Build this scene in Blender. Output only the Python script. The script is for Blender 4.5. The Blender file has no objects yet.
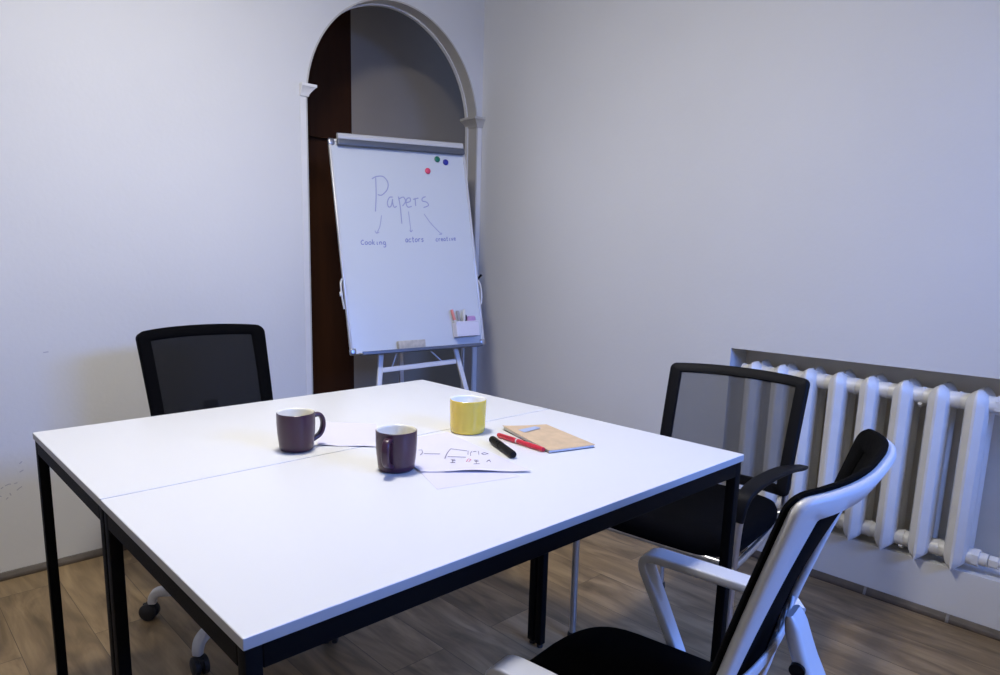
import bpy, bmesh, math, random
from mathutils import Vector, Matrix
random.seed(4)
PI = math.pi
COL = bpy.context.scene.collection
sc = bpy.context.scene

# ------------------------------------------------------------------ materials
def new_mat(name):
    m = bpy.data.materials.new(name); m.use_nodes = True
    nt = m.node_tree
    return m, nt, nt.nodes['Principled BSDF']
def N(nt, typ, **kw):
    n = nt.nodes.new(typ)
    for k, v in kw.items(): setattr(n, k, v)
    return n
def plain(name, col, rough=.5, metal=0., spec=.5, bump=0., bscale=200., var=0., vscale=6., coat=0.):
    m, nt, b = new_mat(name)
    b.inputs['Base Color'].default_value = (*col, 1)
    b.inputs['Roughness'].default_value = rough
    b.inputs['Metallic'].default_value = metal
    b.inputs['Specular IOR Level'].default_value = spec
    b.inputs['Coat Weight'].default_value = coat
    tc = N(nt, 'ShaderNodeTexCoord')
    if var:
        no = N(nt, 'ShaderNodeTexNoise'); no.inputs['Scale'].default_value = vscale; no.inputs['Detail'].default_value = 4
        nt.links.new(tc.outputs['Object'], no.inputs['Vector'])
        r = N(nt, 'ShaderNodeValToRGB')
        r.color_ramp.elements[0].position = .3; r.color_ramp.elements[1].position = .7
        r.color_ramp.elements[0].color = (*[c * (1 - var) for c in col], 1)
        r.color_ramp.elements[1].color = (*[min(1, c * (1 + var * .5)) for c in col], 1)
        nt.links.new(no.outputs['Fac'], r.inputs['Fac']); nt.links.new(r.outputs['Color'], b.inputs['Base Color'])
    if bump:
        n2 = N(nt, 'ShaderNodeTexNoise'); n2.inputs['Scale'].default_value = bscale; n2.inputs['Detail'].default_value = 3
        nt.links.new(tc.outputs['Object'], n2.inputs['Vector'])
        bp = N(nt, 'ShaderNodeBump'); bp.inputs['Strength'].default_value = bump; bp.inputs['Distance'].default_value = .002
        nt.links.new(n2.outputs['Fac'], bp.inputs['Height']); nt.links.new(bp.outputs['Normal'], b.inputs['Normal'])
    return m

M = {}
M['wall'] = plain('painted_wall', (.70, .70, .695), .62, bump=.25, bscale=60, var=.03, vscale=1.5, spec=.3)
M['ceiling'] = plain('ceiling_paint', (.85, .85, .85), .8)
M['trim'] = plain('trim_paint', (.78, .77, .75), .42, var=.04, vscale=9)
M['shaded_arch_paint'] = plain('shaded_arch_paint', (.52, .50, .46), .45, var=.05, vscale=12)  # trim paint darkened: shade on reveal and soffit put into the colour
M['corridor_wall'] = plain('corridor_paint', (.42, .355, .275), .7, var=.06, vscale=2)
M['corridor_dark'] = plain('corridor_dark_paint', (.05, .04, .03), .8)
M['laminate'] = plain('white_laminate', (.745, .745, .735), .3, bump=.06, bscale=500, spec=.4)
M['laminate_edge'] = plain('shaded_edge_band', (.43, .43, .42), .5)  # white edge greyed: dimness of the vertical faces painted in
M['black_metal'] = plain('black_powder_coat', (.003, .003, .0035), .6, bump=.2, bscale=900, spec=.10)
M['black_fabric'] = plain('black_fabric', (.003, .003, .0035), .95, spec=.05, bump=.6, bscale=700)
M['black_plastic'] = plain('black_plastic', (.005, .005, .006), .55, bump=.15, bscale=500, spec=.14)
M['white_plastic'] = plain('white_plastic', (.62, .62, .62), .38, var=.02)
M['chrome'] = plain('chrome', (.66, .67, .71), .36, metal=1.)
M['steel'] = plain('brushed_steel', (.45, .46, .5), .35, metal=1.)
M['rubber'] = plain('rubber', (.015, .015, .017), .6)
M['radiator'] = plain('radiator_enamel', (.76, .75, .72), .33, bump=.35, bscale=45, var=.05, vscale=14)
M['niche'] = plain('niche_paint', (.80, .75, .66), .7, var=.05, vscale=6)
M['board'] = plain('whiteboard_enamel', (.60, .64, .70), .22, spec=.5)
M['board_frame'] = plain('board_frame', (.62, .62, .63), .35, metal=.25)
M['rail_grey'] = plain('rail_grey', (.12, .135, .17), .35, metal=.4)
M['easel_paint'] = plain('easel_paint', (.66, .67, .72), .35)
M['ink_blue'] = plain('blue_marker_ink', (.22, .25, .50), .6)
M['ink_violet'] = plain('faded_violet_ink', (.31, .34, .54), .6)
M['ink_grey'] = plain('pen_ink', (.19, .17, .22), .6)
M['ink_red'] = plain('red_pen_ink', (.75, .18, .2), .6)
M['purple'] = plain('aubergine_glaze', (.046, .014, .032), .28, coat=.0, var=.08, vscale=30)
M['cream'] = plain('cream_glaze', (.80, .76, .62), .2, coat=.3)
M['yellow'] = plain('yellow_glaze', (.80, .58, .07), .22, coat=.3, var=.04, vscale=20)
M['white_glaze'] = plain('white_glaze', (.88, .88, .86), .18, coat=.3)
M['kraft'] = plain('kraft_card', (.60, .44, .27), .75, var=.12, vscale=40, bump=.2, bscale=300)
M['page'] = plain('paper_pages', (.72, .70, .68), .8)
M['dark_card'] = plain('dark_card', (.02, .02, .02), .7)
M['stamp'] = plain('blue_print', (.36, .43, .60), .7)
M['paper'] = plain('lilac_paper', (.67, .645, .735), .8, var=.015, vscale=12)
M['red_plastic'] = plain('red_plastic', (.62, .02, .05), .3, coat=.2)
M['felt_wood'] = plain('eraser_block', (.50, .47, .43), .75, var=.2, vscale=60)
M['baseboard'] = plain('brown_baseboard', (.085, .064, .048), .5, var=.3, vscale=20)
M['joiner'] = plain('baseboard_joiner', (.17, .155, .15), .5)
M['scuff'] = plain('scuff', (.44, .44, .50), .7)
M['mauve'] = plain('mauve_foam', (.45, .27, .52), .8, var=.1, vscale=90)
M['orange_pen'] = plain('orange_cap', (.70, .25, .22), .4)
M['grey_pen'] = plain('grey_cap', (.30, .30, .33), .4)
M['basket'] = plain('white_basket', (.72, .70, .78), .4)
M['mag_red'] = plain('magnet_red', (.68, .06, .14), .35)
M['mag_green'] = plain('magnet_green', (.01, .16, .09), .35)
M['mag_blue'] = plain('magnet_blue', (.015, .02, .30), .35)

def floor_mat():
    m, nt, b = new_mat('laminate_floor')
    tc = N(nt, 'ShaderNodeTexCoord')
    mp = N(nt, 'ShaderNodeMapping'); mp.inputs['Rotation'].default_value = (0, 0, PI / 2); mp.inputs['Location'].default_value = (.3, .02, 0)
    nt.links.new(tc.outputs['Object'], mp.inputs['Vector'])
    br = N(nt, 'ShaderNodeTexBrick'); br.offset = .37
    br.inputs['Scale'].default_value = 1; br.inputs['Brick Width'].default_value = 1.2; br.inputs['Row Height'].default_value = .195
    br.inputs['Mortar Size'].default_value = .0009; br.inputs['Mortar Smooth'].default_value = .3
    br.inputs['Color1'].default_value = (.0, .0, .0, 1); br.inputs['Color2'].default_value = (1, 1, 1, 1); br.inputs['Mortar'].default_value = (0, 0, 0, 1)
    nt.links.new(mp.outputs['Vector'], br.inputs['Vector'])
    # grain: noise stretched along the boards, shifted per board
    mp2 = N(nt, 'ShaderNodeMapping'); mp2.inputs['Scale'].default_value = (1.3, 5.5, 1)
    add = N(nt, 'ShaderNodeVectorMath', operation='MULTIPLY_ADD')
    nt.links.new(br.outputs['Color'], add.inputs[0]); add.inputs[1].default_value = (7, 3, 5)
    nt.links.new(mp.outputs['Vector'], add.inputs[2]); nt.links.new(add.outputs['Vector'], mp2.inputs['Vector'])
    no = N(nt, 'ShaderNodeTexNoise'); no.inputs['Scale'].default_value = 2.2; no.inputs['Detail'].default_value = 7; no.inputs['Distortion'].default_value = 1.3
    nt.links.new(mp2.outputs['Vector'], no.inputs['Vector'])
    mp3 = N(nt, 'ShaderNodeMapping'); mp3.inputs['Scale'].default_value = (3, 60, 1)
    nt.links.new(add.outputs['Vector'], mp3.inputs['Vector'])
    n3 = N(nt, 'ShaderNodeTexNoise'); n3.inputs['Scale'].default_value = 2.; n3.inputs['Detail'].default_value = 4
    nt.links.new(mp3.outputs['Vector'], n3.inputs['Vector'])
    r = N(nt, 'ShaderNodeValToRGB'); cr = r.color_ramp
    cr.elements[0].position = .28; cr.elements[0].color = (.125, .082, .038, 1)
    cr.elements[1].position = .72; cr.elements[1].color = (.39, .275, .145, 1)
    e = cr.elements.new(.5); e.color = (.25, .17, .086, 1)
    nt.links.new(no.outputs['Fac'], r.inputs['Fac'])
    mx = N(nt, 'ShaderNodeMix', data_type='RGBA', blend_type='MULTIPLY'); mx.inputs['Factor'].default_value = .3
    nt.links.new(r.outputs['Color'], mx.inputs['A']); nt.links.new(n3.outputs['Fac'], mx.inputs['B'])
    hv = N(nt, 'ShaderNodeMix', data_type='RGBA', blend_type='MULTIPLY'); hv.inputs['Factor'].default_value = 1
    rr = N(nt, 'ShaderNodeMapRange'); rr.inputs['To Min'].default_value = 1.0; rr.inputs['To Max'].default_value = 1.28
    nt.links.new(br.outputs['Color'], rr.inputs['Value'])
    nt.links.new(mx.outputs['Result'], hv.inputs['A']); nt.links.new(rr.outputs['Result'], hv.inputs['B'])
    jm = N(nt, 'ShaderNodeMix', data_type='RGBA'); jm.inputs['B'].default_value = (.05, .035, .022, 1)
    nt.links.new(br.outputs['Fac'], jm.inputs['Factor']); nt.links.new(hv.outputs['Result'], jm.inputs['A'])
    nt.links.new(jm.outputs['Result'], b.inputs['Base Color'])
    b.inputs['Roughness'].default_value = .42; b.inputs['Specular IOR Level'].default_value = .4
    return m
M['floor'] = floor_mat()

def wood_dark():
    m, nt, b = new_mat('dark_brown_wood')
    tc = N(nt, 'ShaderNodeTexCoord'); mp = N(nt, 'ShaderNodeMapping'); mp.inputs['Scale'].default_value = (18, 18, 1.2)
    nt.links.new(tc.outputs['Object'], mp.inputs['Vector'])
    no = N(nt, 'ShaderNodeTexNoise'); no.inputs['Scale'].default_value = 1.5; no.inputs['Detail'].default_value = 5
    nt.links.new(mp.outputs['Vector'], no.inputs['Vector'])
    r = N(nt, 'ShaderNodeValToRGB'); r.color_ramp.elements[0].color = (.028, .009, .002, 1); r.color_ramp.elements[1].color = (.06, .02, .005, 1)
    nt.links.new(no.outputs['Fac'], r.inputs['Fac']); nt.links.new(r.outputs['Color'], b.inputs['Base Color'])
    b.inputs['Roughness'].default_value = .6; b.inputs['Specular IOR Level'].default_value = .15
    return m
M['dark_wood'] = wood_dark()

def mesh_fabric(name, col, open_lo, open_hi, pitch=.0032):
    # woven net: tiny holes between threads, seen at object scale
    m, nt, b = new_mat(name)
    b.inputs['Base Color'].default_value = (*col, 1); b.inputs['Roughness'].default_value = .9; b.inputs['Specular IOR Level'].default_value = .04
    tc = N(nt, 'ShaderNodeTexCoord')
    sp = N(nt, 'ShaderNodeSeparateXYZ'); nt.links.new(tc.outputs['Object'], sp.inputs['Vector'])
    outs = []
    for ax in ('X', 'Z'):
        mu = N(nt, 'ShaderNodeMath', operation='MULTIPLY'); mu.inputs[1].default_value = 2 * PI / pitch
        nt.links.new(sp.outputs[ax], mu.inputs[0])
        si = N(nt, 'ShaderNodeMath', operation='SINE'); nt.links.new(mu.outputs[0], si.inputs[0]); outs.append(si)
    ad = N(nt, 'ShaderNodeMath', operation='MULTIPLY'); nt.links.new(outs[0].outputs[0], ad.inputs[0]); nt.links.new(outs[1].outputs[0], ad.inputs[1])
    mr = N(nt, 'ShaderNodeMapRange'); mr.inputs['From Min'].default_value = -.5; mr.inputs['From Max'].default_value = .5
    mr.inputs['To Min'].default_value = open_lo; mr.inputs['To Max'].default_value = open_hi
    nt.links.new(ad.outputs[0], mr.inputs['Value'])
    tr = N(nt, 'ShaderNodeBsdfTransparent'); mix = N(nt, 'ShaderNodeMixShader')
    nt.links.new(mr.outputs['Result'], mix.inputs['Fac']); nt.links.new(b.outputs['BSDF'], mix.inputs[1]); nt.links.new(tr.outputs['BSDF'], mix.inputs[2])
    nt.links.new(mix.outputs['Shader'], nt.nodes['Material Output'].inputs['Surface'])
    return m
M['net'] = mesh_fabric('black_net_fabric', (.12, .12, .122), .34, .68)
M['net_near'] = mesh_fabric('opaque_black_net_fabric', (.004, .004, .0045), .0, .05)
M['net_dense'] = mesh_fabric('dense_black_net_fabric', (.012, .012, .013), .05, .25)

def glass_mat():
    m, nt, b = new_mat('window_glass')
    tr = N(nt, 'ShaderNodeBsdfTransparent'); gl = N(nt, 'ShaderNodeBsdfGlossy'); gl.inputs['Roughness'].default_value = .02
    fr = N(nt, 'ShaderNodeFresnel'); fr.inputs['IOR'].default_value = 1.45
    mix = N(nt, 'ShaderNodeMixShader')
    nt.links.new(fr.outputs['Fac'], mix.inputs['Fac']); nt.links.new(tr.outputs['BSDF'], mix.inputs[1]); nt.links.new(gl.outputs['BSDF'], mix.inputs[2])
    nt.links.new(mix.outputs['Shader'], nt.nodes['Material Output'].inputs['Surface'])
    return m
M['glass'] = glass_mat()
def emit_mat(name, col, s):
    m, nt, b = new_mat(name)
    b.inputs['Emission Color'].default_value = (*col, 1); b.inputs['Emission Strength'].default_value = s
    b.inputs['Base Color'].default_value = (.8, .8, .8, 1)
    return m

# ------------------------------------------------------------------ mesh helpers
def link(name, bm, mat, parent=None, smooth=True, sharp=40):
    me = bpy.data.meshes.new(name)
    bmesh.ops.recalc_face_normals(bm, faces=bm.faces)
    bm.to_mesh(me); bm.free()
    for p in me.polygons: p.use_smooth = smooth
    if smooth: me.set_sharp_from_angle(angle=math.radians(sharp))
    mats = mat if isinstance(mat, (list, tuple)) else [mat]
    for m in mats: me.materials.append(m)
    o = bpy.data.objects.new(name, me); COL.objects.link(o)
    if parent: o.parent = parent
    return o
def thing(name, label, cat, loc=(0, 0, 0), rotz=0, group=None):
    o = bpy.data.objects.new(name, None); COL.objects.link(o)
    o.empty_display_size = .1
    o.location = loc; o.rotation_euler = (0, 0, rotz); tag(o, label, cat, group); return o
def tag(o, label, cat, group=None):
    o['label'] = label; o['category'] = cat
    if group: o['group'] = group
    return o
def struct(o):
    o['kind'] = 'structure'; return o
def box(bm, c, s, bev=0., seg=2, rot=None, mi=0):
    b2 = bmesh.new(); bmesh.ops.create_cube(b2, size=1)
    for v in b2.verts: v.co = Vector((v.co.x * s[0], v.co.y * s[1], v.co.z * s[2]))
    if bev: bmesh.ops.bevel(b2, geom=list(b2.edges), offset=bev, segments=seg, affect='EDGES', profile=.5)
    mt = Matrix.Translation(Vector(c)) @ (rot.to_4x4() if rot else Matrix.Identity(4))
    merge(bm, b2, mt, mi)
def merge(bm, b2, mt=Matrix.Identity(4), mi=0):
    mp = {}
    for v in b2.verts: mp[v] = bm.verts.new(mt @ v.co)
    for f in b2.faces:
        try:
            nf = bm.faces.new([mp[v] for v in f.verts]); nf.material_index = mi
        except ValueError: pass
    b2.free()
def smooth_path(pts, n=6):
    P = [Vector(p) for p in pts]; out = []
    for i in range(len(P) - 1):
        p0 = P[max(i - 1, 0)]; p1 = P[i]; p2 = P[i + 1]; p3 = P[min(i + 2, len(P) - 1)]
        for k in range(n):
            t = k / n
            out.append(.5 * ((2 * p1) + (-p0 + p2) * t + (2 * p0 - 5 * p1 + 4 * p2 - p3) * t * t + (-p0 + 3 * p1 - 3 * p2 + p3) * t ** 3))
    out.append(P[-1]); return out
def fillet(pts, r, n=6):
    P = [Vector(p) for p in pts]; out = [P[0]]
    for i in range(1, len(P) - 1):
        a = (P[i - 1] - P[i]); b = (P[i + 1] - P[i]); la, lb = a.length, b.length
        d = min(r, la * .45, lb * .45); A = P[i] + a / la * d; B = P[i] + b / lb * d
        for k in range(n + 1):
            t = k / n; out.append((1 - t) ** 2 * A + 2 * t * (1 - t) * P[i] + t * t * B)
    out.append(P[-1]); return out
def sweep(bm, path, prof, side=None, caps=True, scale=None, closed=False):
    """prof: list of (a,b); a along 'side' vector, b along normal. side fixed or parallel transported"""
    P = [Vector(p) for p in path]; n = len(P); rings = []
    s_prev = None
    for i in range(n):
        if closed: t = (P[(i + 1) % n] - P[i - 1])
        else: t = (P[min(i + 1, n - 1)] - P[max(i - 1, 0)])
        t.normalize()
        if side is not None: s = Vector(side)
        elif s_prev is None: s = Vector((0, 0, 1)) if abs(t.z) < .9 else Vector((1, 0, 0))
        else: s = s_prev
        s = (s - t * s.dot(t)).normalized(); s_prev = s
        nn = t.cross(s)
        k = scale[i] if scale else 1
        ka, kb = (k if isinstance(k, (tuple, list)) else (k, k))
        rings.append([bm.verts.new(P[i] + s * a * ka + nn * b * kb) for a, b in prof])
    m = len(prof)
    rng = range(n) if closed else range(n - 1)
    for i in rng:
        r0, r1 = rings[i], rings[(i + 1) % n]
        for j in range(m): bm.faces.new((r0[j], r0[(j + 1) % m], r1[(j + 1) % m], r1[j]))
    if caps and not closed:
        bm.faces.new(rings[0]); bm.faces.new(rings[-1][::-1])
def circ(r, n=12): return [(r * math.cos(2 * PI * k / n), r * math.sin(2 * PI * k / n)) for k in range(n)]
def rrect(w, h, r, n=3):
    out = []
    for cx, cy, a0 in ((w / 2 - r, h / 2 - r, 0), (-w / 2 + r, h / 2 - r, PI / 2), (-w / 2 + r, -h / 2 + r, PI), (w / 2 - r, -h / 2 + r, 1.5 * PI)):
        for k in range(n + 1):
            a = a0 + PI / 2 * k / n; out.append((cx + r * math.cos(a), cy + r * math.sin(a)))
    return out
def tube(bm, path, r, n=12, **k): sweep(bm, path, circ(r, n), **k)
def lathe(bm, prof, seg=48, c=(0, 0, 0), mi=0):
    c = Vector(c); rings = []
    for r, z in prof:
        if r < 1e-6: rings.append([bm.verts.new(c + Vector((0, 0, z)))])
        else: rings.append([bm.verts.new(c + Vector((r * math.cos(2 * PI * k / seg), r * math.sin(2 * PI * k / seg), z))) for k in range(seg)])
    for a, b in zip(rings[:-1], rings[1:]):
        for k in range(seg):
            k2 = (k + 1) % seg
            if len(a) == 1 and len(b) == 1: continue
            if len(a) == 1: f = bm.faces.new((a[0], b[k], b[k2]))
            elif len(b) == 1: f = bm.faces.new((a[k], a[k2], b[0]))
            else: f = bm.faces.new((a[k], a[k2], b[k2], b[k]))
            f.material_index = mi
def grid_solid(bm, fn, us, vs, th, closed_edge=True):
    """surface fn(u,v)->Vector, offset both ways along its normal by th/2"""
    nu, nv = len(us), len(vs); e = 1e-3
    F = [[None] * nv for _ in us]; B = [[None] * nv for _ in us]
    for i, u in enumerate(us):
        for j, v in enumerate(vs):
            p = fn(u, v); du = fn(u + e, v) - fn(u - e, v); dv = fn(u, v + e) - fn(u, v - e)
            n = du.cross(dv).normalized()
            F[i][j] = bm.verts.new(p + n * th / 2); B[i][j] = bm.verts.new(p - n * th / 2)
    for i in range(nu - 1):
        for j in range(nv - 1):
            bm.faces.new((F[i][j], F[i + 1][j], F[i + 1][j + 1], F[i][j + 1]))
            bm.faces.new((B[i][j], B[i][j + 1], B[i + 1][j + 1], B[i + 1][j]))
    for i in range(nu - 1):
        bm.faces.new((F[i][0], B[i][0], B[i + 1][0], F[i + 1][0])); bm.faces.new((F[i][-1], F[i + 1][-1], B[i + 1][-1], B[i][-1]))
    for j in range(nv - 1):
        bm.faces.new((F[0][j], F[0][j + 1], B[0][j + 1], B[0][j])); bm.faces.new((F[-1][j], B[-1][j], B[-1][j + 1], F[-1][j + 1]))
def lin(a, b, n): return [a + (b - a) * k / (n - 1) for k in range(n)]
def prism(bm, poly, z0, z1, mi=0):
    a = [bm.verts.new((x, y, z0)) for x, y in poly]; b = [bm.verts.new((x, y, z1)) for x, y in poly]
    n = len(poly)
    bm.faces.new(a[::-1]).material_index = mi; bm.faces.new(b).material_index = mi
    for i in range(n): bm.faces.new((a[i], a[(i + 1) % n], b[(i + 1) % n], b[i])).material_index = mi

# ------------------------------------------------------------------ room
YB, XR = 2.097, 2.347          # inner faces of back wall and right wall
XL, YF, ZC = -1.45, -2.0, 2.62
AX, AR, AZ = 1.804, .511, 1.828  # arch centre, radius, spring height
YI = 2.173                    # inner face of the arch wall
YC = 2.67                     # corridor far wall

bm = bmesh.new(); box(bm, ((XL + 3.3) / 2, .4, -.05), (3.3 - XL + .4, 5.0, .1)); struct(link('floor', bm, M['floor'], smooth=False))
bm = bmesh.new(); box(bm, ((XL + XR) / 2, (YF + YI) / 2, ZC + .05), (XR - XL + .5, YI - YF + .4, .1)); struct(link('ceiling', bm, M['ceiling'], smooth=False))

# back wall with arched opening
bm = bmesh.new()
def wall_strip(pts_low, ztop):
    for (x0, z0), (x1, z1) in zip(pts_low[:-1], pts_low[1:]):
        vs = [bm.verts.new((x, y, z)) for y in (YB, YI) for x, z in ((x0, z0), (x1, z1), (x1, ztop), (x0, ztop))]
        bm.faces.new(vs[:4]); bm.faces.new(vs[4:][::-1])
        bm.faces.new((vs[0], vs[4], vs[5], vs[1])); bm.faces.new((vs[3], vs[2], vs[6], vs[7]))
arc = [(AX - AR * math.cos(PI * k / 48), AZ + AR * math.sin(PI * k / 48)) for k in range(49)]
wall_strip([(XL - .15, 0), (AX - AR, 0)], ZC); wall_strip(arc, ZC); wall_strip([(AX + AR, 0), (XR + .14, 0)], ZC)
for x in (AX - AR, AX + AR):
    vs = [bm.verts.new(p) for p in ((x, YB, 0), (x, YI, 0), (x, YI, AZ), (x, YB, AZ))]; bm.faces.new(vs)
bmesh.ops.remove_doubles(bm, verts=bm.verts, dist=1e-5)
wall_back = struct(link('wall_back', bm, M['wall'], sharp=25))
# faint scuffs on the back wall, at the left
bm = bmesh.new()
for pts in ([(.098, .403), (.110, .409)], [(.050, .362), (.061, .366), (.068, .365)], [(.084, .338), (.093, .345), (.101, .349)], [(.037, .354), (.044, .359)],
            [(.049, .312), (.056, .318)], [(.062, .333), (.065, .323)], [(.100, .434), (.108, .441)], [(.205, .817), (.222, .818)], [(.03, .33), (.036, .325)], [(.078, .364), (.088, .366)]):
    sweep(bm, [(x + .008, YB, z - .018 * (z < .6) - .008 * (z > .6)) for x, z in pts], [(.0016, .0004), (-.0016, .0004), (-.0016, -.0004), (.0016, -.0004)], side=(0, 0, 1))
link('scuff_mark', bm, M['scuff'], wall_back, smooth=False)

# arch lining: jambs, soffit and the small bead along its inner rim
def arch_path(r, y, z0=0.0, n=40):
    P = [(AX - r, y, z0)]
    P += [(AX - r * math.cos(PI * k / n), y, AZ + r * math.sin(PI * k / n)) for k in range(n + 1)]
    P += [(AX + r, y, z0)]; return P
def arch_band(bm, r0, r1, y0, y1):
    A = arch_path(r0, y0); B = arch_path(r1, y0); rings = []
    for a, b in zip(A, B):
        rings.append([bm.verts.new(p) for p in ((a[0], y0, a[2]), (b[0], y0, b[2]), (b[0], y1, b[2]), (a[0], y1, a[2]))])
    for q, w_ in zip(rings[:-1], rings[1:]):
        for j in range(4): bm.faces.new((q[j], q[(j + 1) % 4], w_[(j + 1) % 4], w_[j]))
    bm.faces.new(rings[0]); bm.faces.new(rings[-1][::-1])
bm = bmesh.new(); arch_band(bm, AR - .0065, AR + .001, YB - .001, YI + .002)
arch = struct(link('trim_1', bm, M['shaded_arch_paint'], sharp=30))
bm = bmesh.new(); arch_band(bm, AR - .013, AR - .005, YI - .012, YI + .006); b = link('bead', bm, M['trim'], arch, sharp=30)
# flat architrave on the room side
bm = bmesh.new()
for x0, x1 in ((AX - AR - .028, AX - AR - .001), (AX + AR + .001, XR - .002)):
    box(bm, ((x0 + x1) / 2, YB - .0015, AZ / 2 + .02), (x1 - x0, .003, AZ + .04), .001, 1)
struct(link('trim_2', bm, M['trim'], smooth=False))
# impost mouldings: flared profile wrapped round each jamb
def impost(side):
    bm = bmesh.new()
    prof = [(.000, 0), (.005, 0), (.007, .009), (.012, .016), (.024, .030), (.032, .037), (.036, .039), (.036, .050), (.0, .050)]
    s = 1 if side > 0 else -1
    xj = AX + s * (AR - .006)           # jamb face; the moulding grows into the opening
    z0 = 1.839
    rows = []
    outer = AX + s * (AR + .030) if side < 0 else XR - .001
    for out, dz in prof:
        e = out * .55
        rows.append([bm.verts.new(p) for p in ((outer, YB - e - .006, z0 + dz), (xj - s * out, YB - e - .006, z0 + dz), (xj - s * out, YI + .006 + e * .6, z0 + dz), (xj + s * .004, YI + .006 + e * .6, z0 + dz), (outer, YB + .0, z0 + dz))])
    for a, b in zip(rows[:-1], rows[1:]):
        for j in range(5): bm.faces.new((a[j], a[(j + 1) % 5], b[(j + 1) % 5], b[j]))
    bm.faces.new(rows[0]); bm.faces.new(rows[-1][::-1])
    return struct(link('trim_3' if side < 0 else 'trim_4', bm, M['trim'] if side < 0 else M['shaded_arch_paint'], sharp=30))  # right impost gets the darkened copy, its shade painted in
impost(-1); impost(1)

# right wall with radiator niche
NY0, NY1, NZ0, NZ1, NX = -1.10, .620, .184, .825, XR + .135
bm = bmesh.new()
def wb(y0, y1, z0, z1, x0=XR, x1=XR + .16): box(bm, ((x0 + x1) / 2, (y0 + y1) / 2, (z0 + z1) / 2), (x1 - x0, y1 - y0, z1 - z0))
wb(YF - .15, NY0, 0, ZC); wb(NY1, YB, 0, ZC); wb(NY0, NY1, 0, NZ0); wb(NY0, NY1, NZ1, ZC)
box(bm, (NX + .0125, (NY0 + NY1) / 2, (NZ0 + NZ1) / 2), (.025, NY1 - NY0, NZ1 - NZ0), mi=1)
struct(link('wall_right', bm, [M['wall'], M['niche']], smooth=False))
# left and front walls
bm = bmesh.new(); box(bm, (XL - .075, (YF + YB) / 2, ZC / 2), (.15, YB - YF + .15, ZC)); struct(link('wall_left', bm, M['wall'], smooth=False))
WX0, WX1, WZ0, WZ1 = .55, 1.95, .85, 2.25
bm = bmesh.new()
def fb(x0, x1, z0, z1): box(bm, ((x0 + x1) / 2, YF - .075, (z0 + z1) / 2), (x1 - x0, .15, z1 - z0))
fb(XL, WX0, 0, ZC); fb(WX1, XR, 0, ZC); fb(WX0, WX1, 0, WZ0); fb(WX0, WX1, WZ1, ZC)
struct(link('wall_front', bm, M['wall'], smooth=False))
bm = bmesh.new()
for x in (WX0 + .03, (WX0 + WX1) / 2, WX1 - .03): box(bm, (x, YF - .08, (WZ0 + WZ1) / 2), (.06, .06, WZ1 - WZ0), .004)
for z in (WZ0 + .03, WZ1 - .03): box(bm, ((WX0 + WX1) / 2, YF - .08, z), (WX1 - WX0, .06, .06), .004)
win = struct(link('window_1', bm, M['white_plastic']))
for a, b in ((WX0 + .06, (WX0 + WX1) / 2 - .03), ((WX0 + WX1) / 2 + .03, WX1 - .06)):
    bm = bmesh.new(); box(bm, ((a + b) / 2, YF - .08, (WZ0 + WZ1) / 2), (b - a, .006, WZ1 - WZ0 - .12)); link('pane', bm, M['glass'], win, smooth=False)
bm = bmesh.new(); box(bm, ((WX0 + WX1) / 2, YF + .03, WZ0 - .015), (WX1 - WX0 + .1, .2, .03), .006); link('window_sill', bm, M['white_plastic'], win)

# corridor behind the arch
bm = bmesh.new(); box(bm, ((1.902 + 3.4) / 2, YC + .05, 1.4), (3.4 - 1.902, .1, 2.8)); struct(link('wall_corridor', bm, M['corridor_wall'], smooth=False))
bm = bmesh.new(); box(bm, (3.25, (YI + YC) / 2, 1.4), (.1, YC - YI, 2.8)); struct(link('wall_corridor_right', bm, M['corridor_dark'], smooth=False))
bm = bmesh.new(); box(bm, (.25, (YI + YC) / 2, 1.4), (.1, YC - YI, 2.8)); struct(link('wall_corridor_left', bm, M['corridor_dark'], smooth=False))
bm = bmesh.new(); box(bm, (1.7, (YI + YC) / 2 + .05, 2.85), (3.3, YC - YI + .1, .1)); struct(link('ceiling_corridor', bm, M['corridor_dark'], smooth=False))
# dark wooden door with a fixed panel above, facing the arch
bm = bmesh.new()
box(bm, (1.302, YC + .03, 1.4), (1.20, .06, 2.8), 0)
door = struct(link('door_1', bm, M['dark_wood'], smooth=False))
bm = bmesh.new(); box(bm, (1.40, YC - .012, .879), (.96, .024, 1.756), .003); link('door_leaf', bm, M['dark_wood'], door, smooth=False)
bm = bmesh.new(); box(bm, (1.40, YC - .012, 2.29), (.96, .024, 1.03), .003); link('upper_panel', bm, M['dark_wood'], door, smooth=False)
bm = bmesh.new(); tube(bm, fillet([(.98, YC - .02, .98), (.98, YC - .06, .98), (1.08, YC - .06, .98)], .015), .008); link('door_handle', bm, M['steel'], door)

# baseboards
def baseboard(name, p0, p1, nrm, h=.027):
    bm = bmesh.new(); p0 = Vector(p0); p1 = Vector(p1); n = Vector(nrm)
    prof = [(0, 0), (.016, 0), (.016, .006), (.013, .013), (.009, .019), (.006, h - .003), (.003, h), (0, h)]
    rings = [[bm.verts.new(p + n * a + Vector((0, 0, b))) for a, b in prof] for p in (p0, p1)]
    for j in range(len(prof)):
        bm.faces.new((rings[0][j], rings[0][(j + 1) % len(prof)], rings[1][(j + 1) % len(prof)], rings[1][j]))
    bm.faces.new(rings[0]); bm.faces.new(rings[1][::-1])
    return struct(link(name, bm, M['baseboard'], smooth=False))
baseboard('baseboard_back', (XL, YB, 0), (AX - AR - .052, YB, 0), (0, -1, 0))
bbr = baseboard('baseboard_right', (XR, YF, 0), (XR, YB - .006, 0), (-1, 0, 0))
baseboard('baseboard_left', (XL, YF, 0), (XL, YB - .02, 0), (1, 0, 0))
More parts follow.
